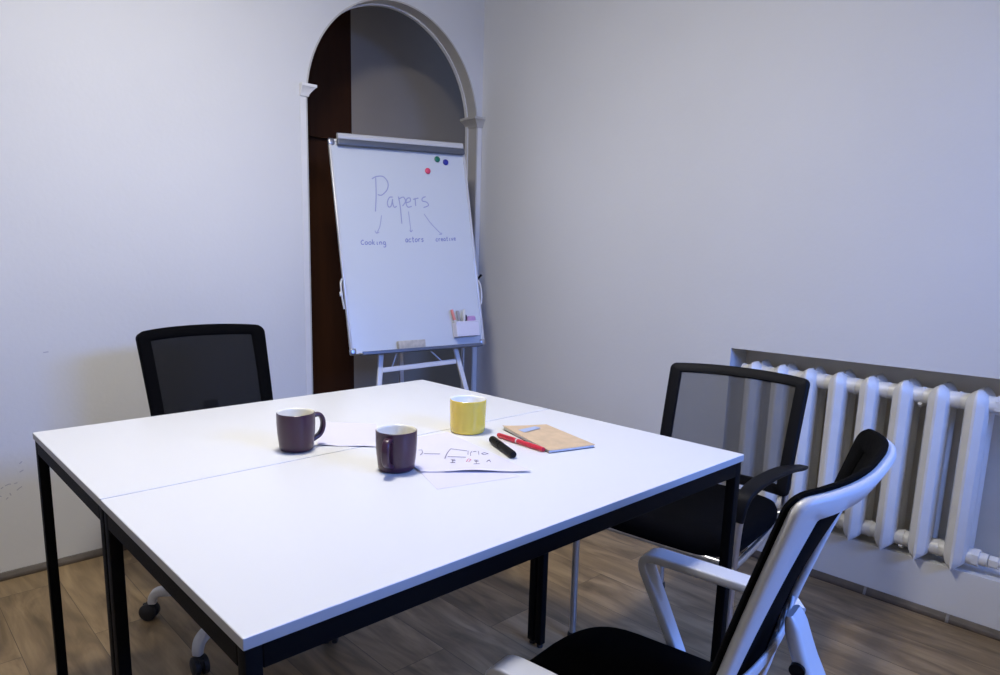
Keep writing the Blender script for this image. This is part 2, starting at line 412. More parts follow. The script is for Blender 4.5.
baseboard('baseboard_front', (XL + .02, YF, 0), (XR - .02, YF, 0), (0, 1, 0))
for y in (.043, -.205):
    bm = bmesh.new()
    sweep(bm, [(XR - .0175, y, .002), (XR - .0172, y, .007), (XR - .014, y, .014), (XR - .010, y, .020), (XR - .006, y, .028)], rrect(.009, .0015, .0006), side=(0, 1, 0))
    link('baseboard_joiner', bm, M['joiner'], bbr)

# ------------------------------------------------------------------ ceiling lamp (source of the room light)
LX, LY = .52, .70
lamp = thing('ceiling_lamp', 'round white ceiling lamp with a glowing diffuser', 'lamp', (LX, LY, ZC))
bm = bmesh.new(); lathe(bm, [(0, 0), (.19, 0), (.195, -.01), (.195, -.035), (.18, -.04), (.18, -.02), (0, -.02)], c=(0, 0, 0)); link('lamp_base', bm, M['white_plastic'], lamp)
bm = bmesh.new(); lathe(bm, [(.176, -.036), (.165, -.055), (.12, -.072), (.06, -.08), (0, -.082)], c=(0, 0, 0)); link('diffuser', bm, emit_mat('lamp_glow', (1, .96, .89), 116), lamp)

# ------------------------------------------------------------------ desks
TH = .74
def make_desk(label, loc, rotz):
    W, D, T = 1.2, .5836, .016
    d = thing('desk', label, 'desk', loc, rotz, None)
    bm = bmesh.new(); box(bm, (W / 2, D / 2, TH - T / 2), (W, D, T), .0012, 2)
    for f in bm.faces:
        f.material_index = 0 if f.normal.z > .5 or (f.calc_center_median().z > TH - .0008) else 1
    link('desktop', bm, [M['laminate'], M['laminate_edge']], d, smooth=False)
    s, i = .0225, .003
    zt = TH - T - .0005
    bm = bmesh.new()
    h = .033
    box(bm, (W / 2, i + s / 2, zt - h / 2), (W - 2 * i - 2 * s, s, h), .0015, 1); box(bm, (W / 2, D - i - s / 2, zt - h / 2), (W - 2 * i - 2 * s, s, h), .0015, 1)
    for x in (i + s / 2, W - i - s / 2): box(bm, (x, D / 2, zt - h / 2), (s, D - 2 * i - 2 * s, h), .0015, 1)
    fr = link('frame', bm, M['black_metal'], d, smooth=False)
    for x in (i + s / 2, W - i - s / 2):
        for y in (i + s / 2, D - i - s / 2):
            bm = bmesh.new(); box(bm, (x, y, (zt + .012) / 2), (s, s, zt - .012), .002, 2); lg = link('leg', bm, M['black_metal'], d)
            bm = bmesh.new(); lathe(bm, [(0, 0), (.009, 0), (.010, .004), (.008, .012), (0, .012)], 16, (x, y, 0)); link('foot', bm, M['rubber'], lg)
    return d
make_desk('white desk with black square legs nearest the camera, carrying the pens and kraft notebook', (0, 0, 0), -.0028)
make_desk('white desk farther from the camera, its far edge in front of the flip-chart easel', (.0005 + .5836 * .0028, .5836 + .0039, 0), -.0036)

# ------------------------------------------------------------------ swivel chair (local +Y is the front)
def back_surface(u, v, z0=.475, z1=.913, w0=.200, w1=.214, y0=-.205, y1=-.316, bulge=.052, low=.14):
    z = z0 + (z1 - z0) * v
    w = w0 + (w1 - w0) * v
    y = y0 + (y1 - y0) * (max(v, 0) ** 1.15) - bulge * (1 - abs(u) ** 2.7) * (low + (1 - low) * max(v, 0) ** 2)
    z += .008 * (1 - u * u) * v
    return Vector((w * u, y, z))
def rim_solid(bm, fn, loops, r=.018, n=12):
    """closed frame: every loop is (inset, rearward offset) of the back outline in metres"""
    W = (fn(1, .5) - fn(-1, .5)).length; H = (fn(1, 1) - fn(1, 0)).length; e = 1e-3
    rings = []
    for d, off in loops:
        rr = max(r - d, .004); hw, hh = W / 2 - d, H / 2 - d * .85; pts = []
        def corner(sx, sy, a0):
            for k in range(6):
                t = a0 + PI / 2 * k / 5; pts.append((sx * (hw - rr) + rr * math.cos(t), sy * (hh - rr) + rr * math.sin(t)))
        corner(1, 1, 0); pts += [(x, hh) for x in lin(hw - rr, -hw + rr, n + 6)[1:-1]]
        corner(-1, 1, PI / 2); pts += [(-hw, y) for y in lin(hh - rr, -hh + rr, n)[1:-1]]
        corner(-1, -1, PI); pts += [(x, -hh) for x in lin(-hw + rr, hw - rr, n + 6)[1:-1]]
        corner(1, -1, 1.5 * PI); pts += [(hw, y) for y in lin(-hh + rr, hh - rr, n)[1:-1]]
        ring = []
        for x, y in pts:
            u, v = x / (W / 2), .5 + y / H
            p = fn(u, v); nr = (fn(u + e, v) - fn(u - e, v)).cross(fn(u, v + e) - fn(u, v - e)).normalized()
            if nr.y > 0: nr = -nr
            ring.append(bm.verts.new(p + nr * off))
        rings.append(ring)
    m = len(rings[0]); L = len(rings)
    for i in range(L):
        a, b = rings[i], rings[(i + 1) % L]
        for j in range(m): bm.faces.new((a[j], a[(j + 1) % m], b[(j + 1) % m], b[j]))

def make_swivel_chair(label, loc, rotz, frame_mat='white_plastic'):
    c = thing('office_chair', label, 'chair', loc, rotz)
    # five-star base
    bm = bmesh.new()
    lathe(bm, [(0, .075), (.036, .075), (.042, .085), (.042, .125), (.034, .138), (0, .138)], 32)
    for k in range(5):
        a = 2 * PI * k / 5 + BASE0
        d = Vector((math.cos(a), math.sin(a), 0))
        P = [d * .03 + Vector((0, 0, .11)), d * .13 + Vector((0, 0, .108)), d * .24 + Vector((0, 0, .098)), d * .303 + Vector((0, 0, .092)), d * .320 + Vector((0, 0, .072)), d * .322 + Vector((0, 0, .055))]
        P = smooth_path(P, 4)
        n = len(P); side = Vector((-math.sin(a), math.cos(a), 0))
        sweep(bm, P, rrect(.036, .030, .008), side=side, scale=[(1.15 - .45 * i / n, 1.1 - .3 * i / n) for i in range(n)])
    link('star_base', bm, M['white_plastic'], c)
    for k in range(5):
        a = 2 * PI * k / 5 + BASE0; ca = a + .9 + k * 1.3
        o = Vector((math.cos(a), math.sin(a), 0)) * .322; R = Matrix.Rotation(ca, 3, 'Z')
        bm = bmesh.new()
        tr = R @ Vector((.012, 0, 0))
        for s in (-1, 1):
            b2 = bmesh.new(); lathe(b2, [(0, -.009), (.022, -.009), (.027, -.006), (.027, .006), (.022, .009), (0, .009)], 24)
            mt = Matrix.Translation(o + tr + Vector((0, 0, .0272))) @ (R @ Matrix.Rotation(PI / 2, 3, 'X')).to_4x4() @ Matrix.Translation((0, 0, s * .0125)); merge(bm, b2, mt)
        box(bm, o + tr * .8 + Vector((0, 0, .038)), (.045, .012, .028), .004, 2, rot=R)
        tube(bm, [o + Vector((0, 0, .035)), o + Vector((0, 0, .062))], .006)
        link('caster', bm, M['rubber'], c)
    bm = bmesh.new(); lathe(bm, [(0, .12), (.026, .12), (.026, .25), (.016, .252), (.016, .325), (0, .325)], 24); link('gas_column', bm, M['black_plastic'], c)
    bm = bmesh.new(); box(bm, (0, -.03, .333), (.17, .24, .034), .010, 3)
    tube(bm, [(.08, .02, .333), (.2, .03, .328), (.24, .03, .330)], .005); tube(bm, [(.24, .03, .330), (.275, .03, .330)], .009)
    link('tilt_mechanism', bm, M['black_plastic'], c)
    # seat cushion
    bm = bmesh.new()
    def seat_out(f, z):
        pts = []
        for k in range(48):
            t = 2 * PI * k / 48; cx, sy = math.cos(t), math.sin(t); e = .42
            x = .242 * math.copysign(abs(cx) ** e, cx) * f; y = .195 * math.copysign(abs(sy) ** e, sy) * f
            if sy > 0: y += .02 * math.cos(x / .242 * PI / 2) * f
            pts.append(bm.verts.new((x, y - .035, z - .036 + (-.012 * max(0, (y - .1) / .11) ** 2))))
        return pts
    rings = [seat_out(f, z) for f, z in ((.90, .385), (.97, .389), (1.0, .402), (1.0, .425), (.975, .440), (.92, .447), (.7, .445), (.35, .441))]
    for a, b in zip(rings[:-1], rings[1:]):
        for k in range(48): bm.faces.new((a[k], a[(k + 1) % 48], b[(k + 1) % 48], b[k]))
    bm.faces.new(rings[0][::-1]); bm.faces.new(rings[-1])
    link('seat', bm, M['black_fabric'], c, sharp=60)
    # armrest loops
    for s in (-1, 1):
        X = s * .262 + .004
        path = fillet([(s * .205, -.05, .345), (X * .98, -.04, .360), (X, .066, .573), (X, -.21, .568), (s * .232, -.235, .562)], .045, 8)
        bm = bmesh.new(); sweep(bm, path, rrect(.050, .019, .004), side=(1, 0, 0), scale=[(.68 + .32 * min(1, max(0, (q.z - .40) / .16)), 1) for q in path])
        link('armrest', bm, M['white_plastic'], c)
    # backrest
    fn = back_surface
    bm = bmesh.new(); rim_solid(bm, fn, [(.001, .003), (.034, .003), (.0365, .006), (.036, .012), (.033, .0155), (.004, .0165), (.000, .014), (-.0015, .009)])
    link('back_frame', bm, M[frame_mat], c, sharp=50)
    bm = bmesh.new(); rim_solid(bm, fn, [(-.004, -.002), (.0, -.006), (.034, -.006), (.038, -.002), (.034, .0025), (.0, .0028), (-.004, .0015)], r=.020)
    link('back_border', bm, M['black_fabric'], c, sharp=50)
    bm = bmesh.new(); grid_solid(bm, lambda u, v: fn(u * .93, .04 + v * .92), lin(-1, 1, 21), lin(0, 1, 15), .0016)
    link('back_mesh', bm, M['net_near' if frame_mat == 'white_plastic' else 'net_dense'], c)
    # carrier behind the lower back
    bm = bmesh.new()
    P = smooth_path([(0, -.05, .335), (0, -.16, .330), (0, -.27, .355), (0, -.325, .42), (0, -.340, .50), (0, -.330, .56), (0, -.308, .61), (0, -.292, .655), (0, -.286, .675)], 6)
    n = len(P); sc_ = []
    for i in range(n):
        t = i / n; sc_.append((1 - .25 * max(0, (t - .75) / .25), .62 + .38 * min(1, t / .5) - .65 * max(0, (t - .86) / .14)))
    sweep(bm, P, rrect(.060, .021, .007), side=(1, 0, 0), scale=sc_)
    sp = link('back_carrier', bm, M['white_plastic'], c, sharp=50)
    bm = bmesh.new(); tube(bm, [(-.036, -.306, .604), (.036, -.306, .604)], .0105, 20); link('pivot', bm, M['black_plastic'], sp)
    # slotted lumbar band between the two side rails
    bm = bmesh.new()
    def lum(u, v):
        z = .488 + (.612 - .488) * v - .010 * (1 - u * u) * v
        q = fn(u * .96, (z - fn(0, 0).z) / (fn(0, 1).z - fn(0, 0).z)); return Vector((q.x, q.y - .008 - .012 * (1 - u * u), z))
    for k in range(6):
        v = .06 + .188 * k
        sweep(bm, [lum(u, v * (1 - .10 * (1 - u * u) * (k < 5))) for u in lin(-1, 1, 25)], rrect(.018 if k == 5 else .012, .006, .0025), side=(0, 0, 1))
    for u in (-.97, -.45, 0, .45, .97):
        sweep(bm, [lum(u, v) for v in lin(.0, .97, 5)], rrect(.018, .005, .002), side=(1, 0, 0))
    link('lumbar_band', bm, M[frame_mat], c, sharp=50)
    return c
# castor bearings: the far chair's two visible castors set this angle
BASE0 = math.radians(36)
def clone(o, parent=None):
    c = o.copy(); COL.objects.link(c); c.parent = parent
    for ch in list(o.children): clone(ch, c)
    return c
near = make_swivel_chair('white-framed swivel chair with white loop armrests at the near edge of the table', (.645, -.05, 0), math.radians(8.7))
make_swivel_chair('black mesh swivel chair with light castor base against the left part of the wall', (.605, 1.29, 0), PI, 'black_plastic')

# ------------------------------------------------------------------ visitor chair (local +Y is the front)
def make_visitor_chair(label, loc, rotz):
    c = thing('visitor_chair', label, 'chair', loc, rotz)
    for s in (-1, 1):
        for nm, P in (('front', [(s * .232, .262, .012), (s * .235, .262, .40), (s * .239, .258, .530)]), ('rear', [(s * .192, -.252, .012), (s * .198, -.235, .40), (s * .200, -.25, .50)])):
            bm = bmesh.new(); tube(bm, smooth_path(P, 5), .0105, 16); lg = link('leg', bm, M['chrome'], c)
            bm = bmesh.new(); lathe(bm, [(0, 0), (.014, 0), (.016, .004), (.015, .020), (.0108, .024)], 16, (P[0][0], P[0][1], 0)); link('foot', bm, M['rubber'], lg)
    bm = bmesh.new()
    for s in (-1, 1): tube(bm, smooth_path([(s * .235, .262, .393), (s * .22, 0, .393), (s * .198, -.238, .393)], 4), .009)
    tube(bm, fillet([(-.235, .25, .393), (.235, .25, .393)], .02), .009); tube(bm, [(-.198, -.235, .393), (.198, -.235, .393)], .009)
    link('seat_frame', bm, M['chrome'], c)
    bm = bmesh.new(); rings = []
    for f, z in ((.93, .404), (.985, .407), (1.0, .417), (1.0, .437), (.97, .454), (.90, .461), (.6, .458), (.3, .454)):
        ring = []
        for k in range(48):
            t = 2 * PI * k / 48; cx, sy = math.cos(t), math.sin(t); e = .45
            x = .225 * math.copysign(abs(cx) ** e, cx) * f * (1 + .06 * (sy > 0) * abs(sy)); y = .232 * math.copysign(abs(sy) ** e, sy) * f
            ring.append(bm.verts.new((x, y + .035, z - .010 * max(0, (y - .12) / .11) ** 2)))
        rings.append(ring)
    for a, b in zip(rings[:-1], rings[1:]):
        for k in range(48): bm.faces.new((a[k], a[(k + 1) % 48], b[(k + 1) % 48], b[k]))
    bm.faces.new(rings[0][::-1]); bm.faces.new(rings[-1]); link('seat', bm, M['black_fabric'], c, sharp=60)
    for s in (-1, 1):
        bm = bmesh.new()
        P = smooth_path([(s * .238, .264, .52), (s * .240, .260, .560), (s * .243, .240, .588), (s * .247, .18, .602), (s * .25, .08, .604), (s * .25, -.04, .593), (s * .25, -.13, .578), (s * .25, -.20, .567)], 6)
        n = len(P)
        sweep(bm, P, rrect(.042, .016, .006), side=(1, 0, 0), scale=[(.62 + .5 * math.sin(min(1, i / n * 1.25) * PI * .62) - (.45 * max(0, (i / n - .85) / .15)), 1.1 - .5 * (i / n)) for i in range(n)])
        link('armrest', bm, M['black_plastic'], c)
    fn = lambda u, v: back_surface(u, v, z0=.462, z1=.817, w0=.214, w1=.221, y0=-.196, y1=-.276, bulge=.030, low=1.)
    bm = bmesh.new(); rim_solid(bm, fn, [(-.002, -.004), (.003, -.009), (.032, -.009), (.036, 0), (.032, .009), (.003, .012), (-.002, .006)], r=.016)
    link('back_frame', bm, M['black_plastic'], c, sharp=50)
    bm = bmesh.new(); grid_solid(bm, lambda u, v: fn(u * .9, .06 + v * .88), lin(-1, 1, 21), lin(0, 1, 13), .0016); link('back_mesh', bm, M['net'], c)
    for s in (-1, 1): bm = bmesh.new(); box(bm, (s * .198, -.228, .505), (.030, .020, .065), .006, 2); link('back_bracket', bm, M['black_plastic'], c)
    return c
make_visitor_chair('black mesh chair with black armrests and chrome legs between table and radiator', (1.583, .326, 0), math.radians(95.7))

# ------------------------------------------------------------------ cast-iron radiator
rad = thing('radiator', 'white cast-iron sectional radiator in the niche of the right wall', 'radiator', (XR, .16, NZ0))
R0 = Vector((XR, .16, NZ0))
ys = [.519 - .1022 * k for k in range(8)]
def rad_section(y):
    bm = bmesh.new()
    zb, zt = .188, .782
    def column(x0, x1, xr, front):
        # column cross-section swept vertically: ridge towards the room
        zs = [zb, zb + .005, zb + .014, zb + .025, zb + .040, zt - .050, zt - .034, zt - .018, zt - .006, zt]
        sc_w = [.10, .30, .66, .92, 1, 1, .96, .74, .44, .16]
        dx = [.000, .000, .0, .0, 0, 0, .0, .002, .008, .018]
        rings = []
        for z, s, d in zip(zs, sc_w, dx):
            w = .0308 * s
            pr = [(x0 + d, -.004 * s), (x0 + d, .004 * s), (x0 + .014 + d, w * .78), (x0 + .030, w), (x1 - .012, w), (x1, w * .5), (x1, -w * .5), (x1 - .012, -w), (x0 + .030, -w), (x0 + .014 + d, -w * .78)]
            rings.append([bm.verts.new((px - R0.x, y + py - R0.y, z - R0.z)) for px, py in pr])
        m = len(rings[0])
        for a, b in zip(rings[:-1], rings[1:]):
            for j in range(m): bm.faces.new((a[j], a[(j + 1) % m], b[(j + 1) % m], b[j]))
        bm.faces.new(rings[0][::-1]); bm.faces.new(rings[-1])
    column(2.315, 2.377, 0, True)
    column(2.399, 2.455, 0, False)
    # top and bottom heads joining the two columns
    for z, h in ((.739, .036), (.236, .036)):
        sweep(bm, [(2.332 - R0.x, y - R0.y, z - R0.z), (2.442 - R0.x, y - R0.y, z - R0.z)], rrect(.046, h * 1.5, .018, 4), side=(0, 1, 0))
        tube(bm, smooth_path([(2.369 - R0.x, y - .051 - R0.y, z - R0.z), (2.369 - R0.x, y - .03 - R0.y, z - R0.z), (2.369 - R0.x, y + .03 - R0.y, z - R0.z), (2.369 - R0.x, y + .051 - R0.y, z - R0.z)], 4), .027, 20,
             scale=None)
        tube(bm, [(2.369 - R0.x, y + sy * .0505 - .004 - R0.y, z - R0.z) for sy in (1,)] + [(2.369 - R0.x, y + .0535 - R0.y, z - R0.z)], .029, 20)
    return bm
for y in ys: link('section', rad_section(y), M['radiator'], rad, sharp=32)
yr = ys[-1]
def rp(p): return (p[0] - R0.x, p[1] - R0.y, p[2] - R0.z)
for z in (.739, .236):
    bm = bmesh.new()
    tube(bm, [rp((2.369, yr - .045, z)), rp((2.369, yr - .062, z))], .030, 6); tube(bm, [rp((2.369, yr - .060, z)), rp((2.369, yr - .085, z))], .021, 20)
    link('plug', bm, M['radiator'], rad)
    bm = bmesh.new()
    tube(bm, fillet([rp((2.369, yr - .08, z)), rp((2.369, NY0 + .10, z)), rp((2.437, NY0 + .06, z)), rp((2.474, NY0 + .05, z))], .03), .0125, 16)
    tube(bm, [rp((2.369, yr - .088, z)), rp((2.369, yr - .112, z))], .020, 6)
    link('pipe', bm, M['radiator'], rad)
for y in (ys[1] - .05, ys[5] - .05):
    for z in (.706, .206):
        bm = bmesh.new(); tube(bm, [rp((2.472, y, z)), rp((2.357, y, z)), rp((2.349, y, z + .008))], .006); link('wall_bracket', bm, M['radiator'], rad)

# ------------------------------------------------------------------ flip-chart easel
BC = Vector((1.704, 1.796, .736)); ya, ti, ro = -.212, .221, .016
X1 = Vector((math.cos(ya), math.sin(ya), 0)); nb = Vector((-math.sin(ya), math.cos(ya), 0))
U1 = Vector((0, 0, 1)) * math.cos(ti) + nb * math.sin(ti)
BX = X1 * math.cos(ro) + U1 * math.sin(ro); BU = -X1 * math.sin(ro) + U1 * math.cos(ro); BN = BU.cross(BX)  # BN points back
if BN.y < 0: BN = -BN
def bw(u, v, w=0.): return BC + BX * u + BU * v + BN * w     # board coords to world; w>0 behind
BR = Matrix((BX, BN, BU)).transposed()                        # local x,y,z -> world
ez = thing('flip_chart_easel', 'white flip-chart easel standing in front of the arch with Papers written on it', 'whiteboard', (BC.x, BC.y + .1, 0))
E0 = Vector((BC.x, BC.y + .1, 0))
def eb(u, v, w=0.): return bw(u, v, w) - E0
BH, BWd = .969, .70
bm = bmesh.new(); box(bm, eb(0, BH / 2, .006), (BWd - .014, .010, BH - .014), 0, rot=BR); board = link('board', bm, M['board'], ez, smooth=False)
bm = bmesh.new()
for u in (-BWd / 2 + .006, BWd / 2 - .006): box(bm, eb(u, BH / 2, .006), (.012, .018, BH - .03), .003, 2, rot=BR)
for v in (.006, BH - .006): box(bm, eb(0, v, .006), (BWd - .03, .018, .012), .003, 2, rot=BR)
fr = link('board_frame', bm, M['board_frame'], ez)
bm = bmesh.new()
bm.free()
for u in (-1, 1):
    for v in (.013, BH - .013): bm = bmesh.new(); box(bm, eb(u * (BWd / 2 - .013), v, .006), (.032, .021, .032), .008, 3, rot=BR); link('corner_cap', bm, M['steel'], ez)
# paper clamp rail at the top and tray ledge at the bottom
bm = bmesh.new(); box(bm, eb(.012, BH - .018, -.012), (.655, .020, .030), .006, 3, rot=BR); clamp = link('clamp_rail', bm, M['rail_grey'], ez)
bm = bmesh.new(); sweep(bm, [eb(-.312, BH + .008, -.012), eb(.332, BH + .008, -.012)], rrect(.030, .022, .009, 3), side=BU); link('rail_cap', bm, M['board_frame'], clamp)
bm = bmesh.new(); box(bm, eb(0, -.004, -.022), (.62, .045, .007), .002, 2, rot=BR); box(bm, eb(0, .002, -.042), (.62, .004, .012), .001, 1, rot=BR)
link('tray', bm, M['rail_grey'], ez)
# legs
vf = -.736 / BU.z
for s, u0, uf in ((-1, -.030, -.325), (1, .03, .325)):
    bm = bmesh.new()
    sweep(bm, [eb(u0, .93, .026), eb(uf, vf + .012, .026)], rrect(.024, .016, .004), side=BX); lg = link('leg', bm, M['easel_paint'], ez)
    bm = bmesh.new(); p = eb(uf, vf + .010, .026); lathe(bm, [(0, 0), (.017, 0), (.019, .005), (.018, .03), (.012, .034), (0, .034)], 20, (p.x, p.y, 0)); link('foot', bm, M['rubber'], lg)
T0 = eb(.0, .93, .045); F0 = Vector((1.965, 2.275, 0)) - E0
bm = bmesh.new(); sweep(bm, [T0, F0 + Vector((0, 0, .02))], rrect(.024, .016, .004), side=BX); lg = link('leg', bm, M['easel_paint'], ez)
bm = bmesh.new(); lathe(bm, [(0, 0), (.017, 0), (.019, .005), (.018, .03), (.012, .034), (0, .034)], 20, (F0.x, F0.y, 0)); link('foot', bm, M['rubber'], lg)
bm = bmesh.new(); box(bm, eb(-.01, .93, .035), (.13, .05, .06), .01, 3, rot=BR); link('leg_hub', bm, M['rail_grey'], ez)
bm = bmesh.new(); sweep(bm, [eb(-.200, -.080, .022), eb(.188, -.068, .022)], rrect(.024, .012, .003), side=BU); link('crossbar', bm, M['easel_paint'], ez)
def lerp(a, b, t): return a + (b - a) * t
RL = lerp(T0, F0, .50)
for a, b in (((-.150, -.078), (-.050, .10)), ((.125, -.070), (.03, .04))):
    bm = bmesh.new(); tube(bm, [eb(a[0], a[1], .030), eb(b[0], b[1], .055)], .0035, 8); link('brace', bm, M['easel_paint'], ez)
# side clips
bm = bmesh.new(); tube(bm, smooth_path([eb(-.352, .34, .006), eb(-.362, .32, .0), eb(-.364, .27, -.004), eb(-.358, .205, .0)], 4), .0045, 10); box(bm, eb(-.366, .272, -.002), (.014, .012, .022), .004, 2, rot=BR); link('side_hook', bm, M['board_frame'], ez)
bm = bmesh.new(); tube(bm, [eb(.349, .325, .004), eb(.372, .345, .0)], .006, 12); link('side_knob', bm, M['black_plastic'], ez)
bm = bmesh.new(); tube(bm, smooth_path([eb(.352, .325, .006), eb(.360, .29, .0), eb(.360, .24, .0), eb(.354, .20, .004)], 4), .0045, 10); link('side_hook', bm, M['board_frame'], ez)

# handwriting
MAIN = [[[-0.14, 0.804], [-0.147, 0.722], [-0.159, 0.646]], [[-0.159, 0.797], [-0.136, 0.809], [-0.101, 0.81], [-0.081, 0.783], [-0.089, 0.75], [-0.118, 0.724], [-0.139, 0.725]], [[-0.065, 0.716], [-0.081, 0.714], [-0.094, 0.692], [-0.091, 0.67], [-0.077, 0.675], [-0.066, 0.707], [-0.068, 0.69], [-0.062, 0.669], [-0.049, 0.674]], [[-0.035, 0.72], [-0.031, 0.673], [-0.032, 0.593]], [[-0.032, 0.71], [-0.009, 0.718], [-0.001, 0.698], [-0.019, 0.676]], [[0.002, 0.692], [0.024, 0.7], [0.024, 0.715], [0.009, 0.712], [0.001, 0.692], [0.008, 0.672], [0.029, 0.676]], [[0.051, 0.716], [0.05, 0.679]], [[0.04, 0.709], [0.069, 0.717]], [[0.108, 0.725], [0.091, 0.718], [0.088, 0.704], [0.111, 0.698], [0.118, 0.683], [0.091, 0.672]]]
ARR = [[[-0.131, 0.629], [-0.145, 0.577], [-0.165, 0.546]], [[-0.171, 0.558], [-0.165, 0.546], [-0.151, 0.552]], [[0.009, 0.651], [0.01, 0.609], [0.011, 0.555]], [[0.005, 0.564], [0.011, 0.554], [0.02, 0.564]], [[0.09, 0.641], [0.125, 0.593], [0.171, 0.547]], [[0.159, 0.545], [0.172, 0.545], [0.175, 0.553]]]
G = {  # little single-stroke letters in a 1 x 1 cell (descenders below 0)
 'c': [[(.9, .85), (.5, 1), (.1, .6), (.2, .1), (.6, 0), (.9, .15)]],
 'C': [[(.9, 1.3), (.5, 1.5), (.05, .8), (.2, .1), (.6, 0), (.9, .2)]],
 'o': [[(.5, 1), (.1, .6), (.3, 0), (.8, .2), (.85, .8), (.5, 1)]],
 'k': [[(.2, 1.8), (.15, 0)], [(.8, 1), (.2, .5), (.85, 0)]],
 'i': [[(.5, 1), (.45, .1), (.7, 0)]],
 'n': [[(.1, 1), (.15, 0)], [(.15, .7), (.5, 1), (.75, .8), (.8, 0)]],
 'g': [[(.8, .9), (.4, 1), (.15, .5), (.4, 0), (.8, .3)], [(.8, 1), (.85, -.5), (.5, -.9), (.1, -.7)]],
 'a': [[(.8, .9), (.4, 1), (.1, .5), (.3, 0), (.75, .3)], [(.8, 1), (.8, .1), (.95, 0)]],
 't': [[(.5, 1.6), (.45, .1), (.75, 0)], [(.15, 1), (.85, 1.05)]],
 'r': [[(.2, 1), (.25, 0)], [(.25, .6), (.55, 1), (.85, .9)]],
 's': [[(.85, .9), (.5, 1), (.2, .75), (.75, .35), (.5, 0), (.1, .1)]],
 'e': [[(.15, .5), (.8, .6), (.6, 1), (.2, .8), (.2, .2), (.6, 0), (.9, .2)]],
 'v': [[(.1, 1), (.45, 0), (.85, 1)]]}
def word(txt, u0, u1, v0, v1, h):
    out = []; n = len(txt)
    for i, ch in enumerate(txt):
        cw = (u1 - u0) / n
        for st in G[ch]: out.append([(u0 + cw * (i + .06 + .88 * a), v0 + (v1 - v0) * (i + a) / n + h * b) for a, b in st])
    return out
def write(bm, strokes, r, w=-.0002):
    for st in strokes:
        P = smooth_path([eb(u, v, w) for u, v in st], 5)
        sweep(bm, P, [(r, 0), (r, .0004), (-r, .0004), (-r, 0)], side=None) if False else ribbon(bm, P, r, BN)
def ribbon(bm, P, r, n, t=.0003):
    rings = []
    for i, p in enumerate(P):
        d = (P[min(i + 1, len(P) - 1)] - P[max(i - 1, 0)]).normalized(); s = d.cross(n).normalized()
        rings.append([bm.verts.new(p + s * r + n * t), bm.verts.new(p + s * r - n * t), bm.verts.new(p - s * r - n * t), bm.verts.new(p - s * r + n * t)])
    for a, b in zip(rings[:-1], rings[1:]):
        for j in range(4): bm.faces.new((a[j], a[(j + 1) % 4], b[(j + 1) % 4], b[j]))
    bm.faces.new(rings[0]); bm.faces.new(rings[-1][::-1])
bm = bmesh.new(); write(bm, MAIN, .0026, .0008); write(bm, ARR, .0017, .0008); link('heading_writing', bm, M['ink_violet'], board, smooth=False)
bm = bmesh.new()
write(bm, word('Cooking', -.247, -.122, .494, .494, .013), .0021, .0008); link('note_writing', bm, M['ink_blue'], board, smooth=False); bm = bmesh.new()
write(bm, word('actors', -.024, .075, .506, .509, .015), .0021, .0008); link('note_writing', bm, M['ink_blue'], board, smooth=False); bm = bmesh.new()
write(bm, word('creative', .137, .250, .511, .517, .012), .0019, .0008)
link('note_writing', bm, M['ink_blue'], board, smooth=False)
# magnets
for cname, mk, u, v in (('green', 'mag_green', .191, .909), ('blue', 'mag_blue', .236, .897), ('pinkish red', 'mag_red', .133, .849)):
    p = bw(u, v, .0008); bm = bmesh.new()
    b2 = bmesh.new(); lathe(b2, [(0, 0), (.0135, 0), (.0145, .002), (.0135, .006), (.010, .0085), (0, .009)], 24)
    R = BR @ Matrix.Rotation(PI / 2, 3, 'X')
    merge(bm, b2, R.to_4x4())
    o = link('magnet', bm, M[mk]); o.location = p
    tag(o, cname + ' round magnet near the upper right corner of the whiteboard', 'magnet', 'magnets on the whiteboard')
# eraser on the tray
bm = bmesh.new(); box(bm, (0, 0, 0), (.138, .022, .044), .003, 2, rot=BR)
er = link('board_eraser', bm, M['felt_wood']); er.location = bw(-.056, .0232, -.0155)
tag(er, 'beige rectangular board eraser resting on the lower ledge of the whiteboard', 'eraser')
# pen basket with its contents
pk = thing('pen_basket', 'small white pen basket clinging to the lower right of the whiteboard', 'pen holder', bw(.240, .045, 0))
PK0 = bw(.240, .045, 0)
def pl(u, v, w): return bw(u, v, w) - PK0
bm = bmesh.new()
u0, u1, v0, v1, w0, w1 = .178, .302, .045, .115, -.040, -.001
for c_, s_ in (((u0, v0, w0), (u1, v1, w0 + .003)), ((u0, v0, w1 - .003), (u1, v1, w1)), ((u0, v0, w0 + .003), (u0 + .003, v1, w1 - .003)), ((u1 - .003, v0, w0 + .003), (u1, v1, w1 - .003)), ((u0, v0, w0), (u1, v0 + .003, w1))):
    box(bm, pl((c_[0] + s_[0]) / 2, (c_[1] + s_[1]) / 2, (c_[2] + s_[2]) / 2), (s_[0] - c_[0], s_[2] - c_[2], s_[1] - c_[1]), .0008, 1, rot=BR)
link('basket', bm, M['basket'], pk)
bm = bmesh.new()
for k in range(5): box(bm, pl((u0 + u1) / 2, v0 + .010 + .0125 * k, w0 - .0008), (u1 - u0 - .01, .0016, .003), 0, rot=BR)
box(bm, pl((u0 + u1) / 2, v1, w0 + .001), (u1 - u0 + .004, .006, .005), .001, 1, rot=BR)
link('basket_ribs', bm, M['basket'], pk)
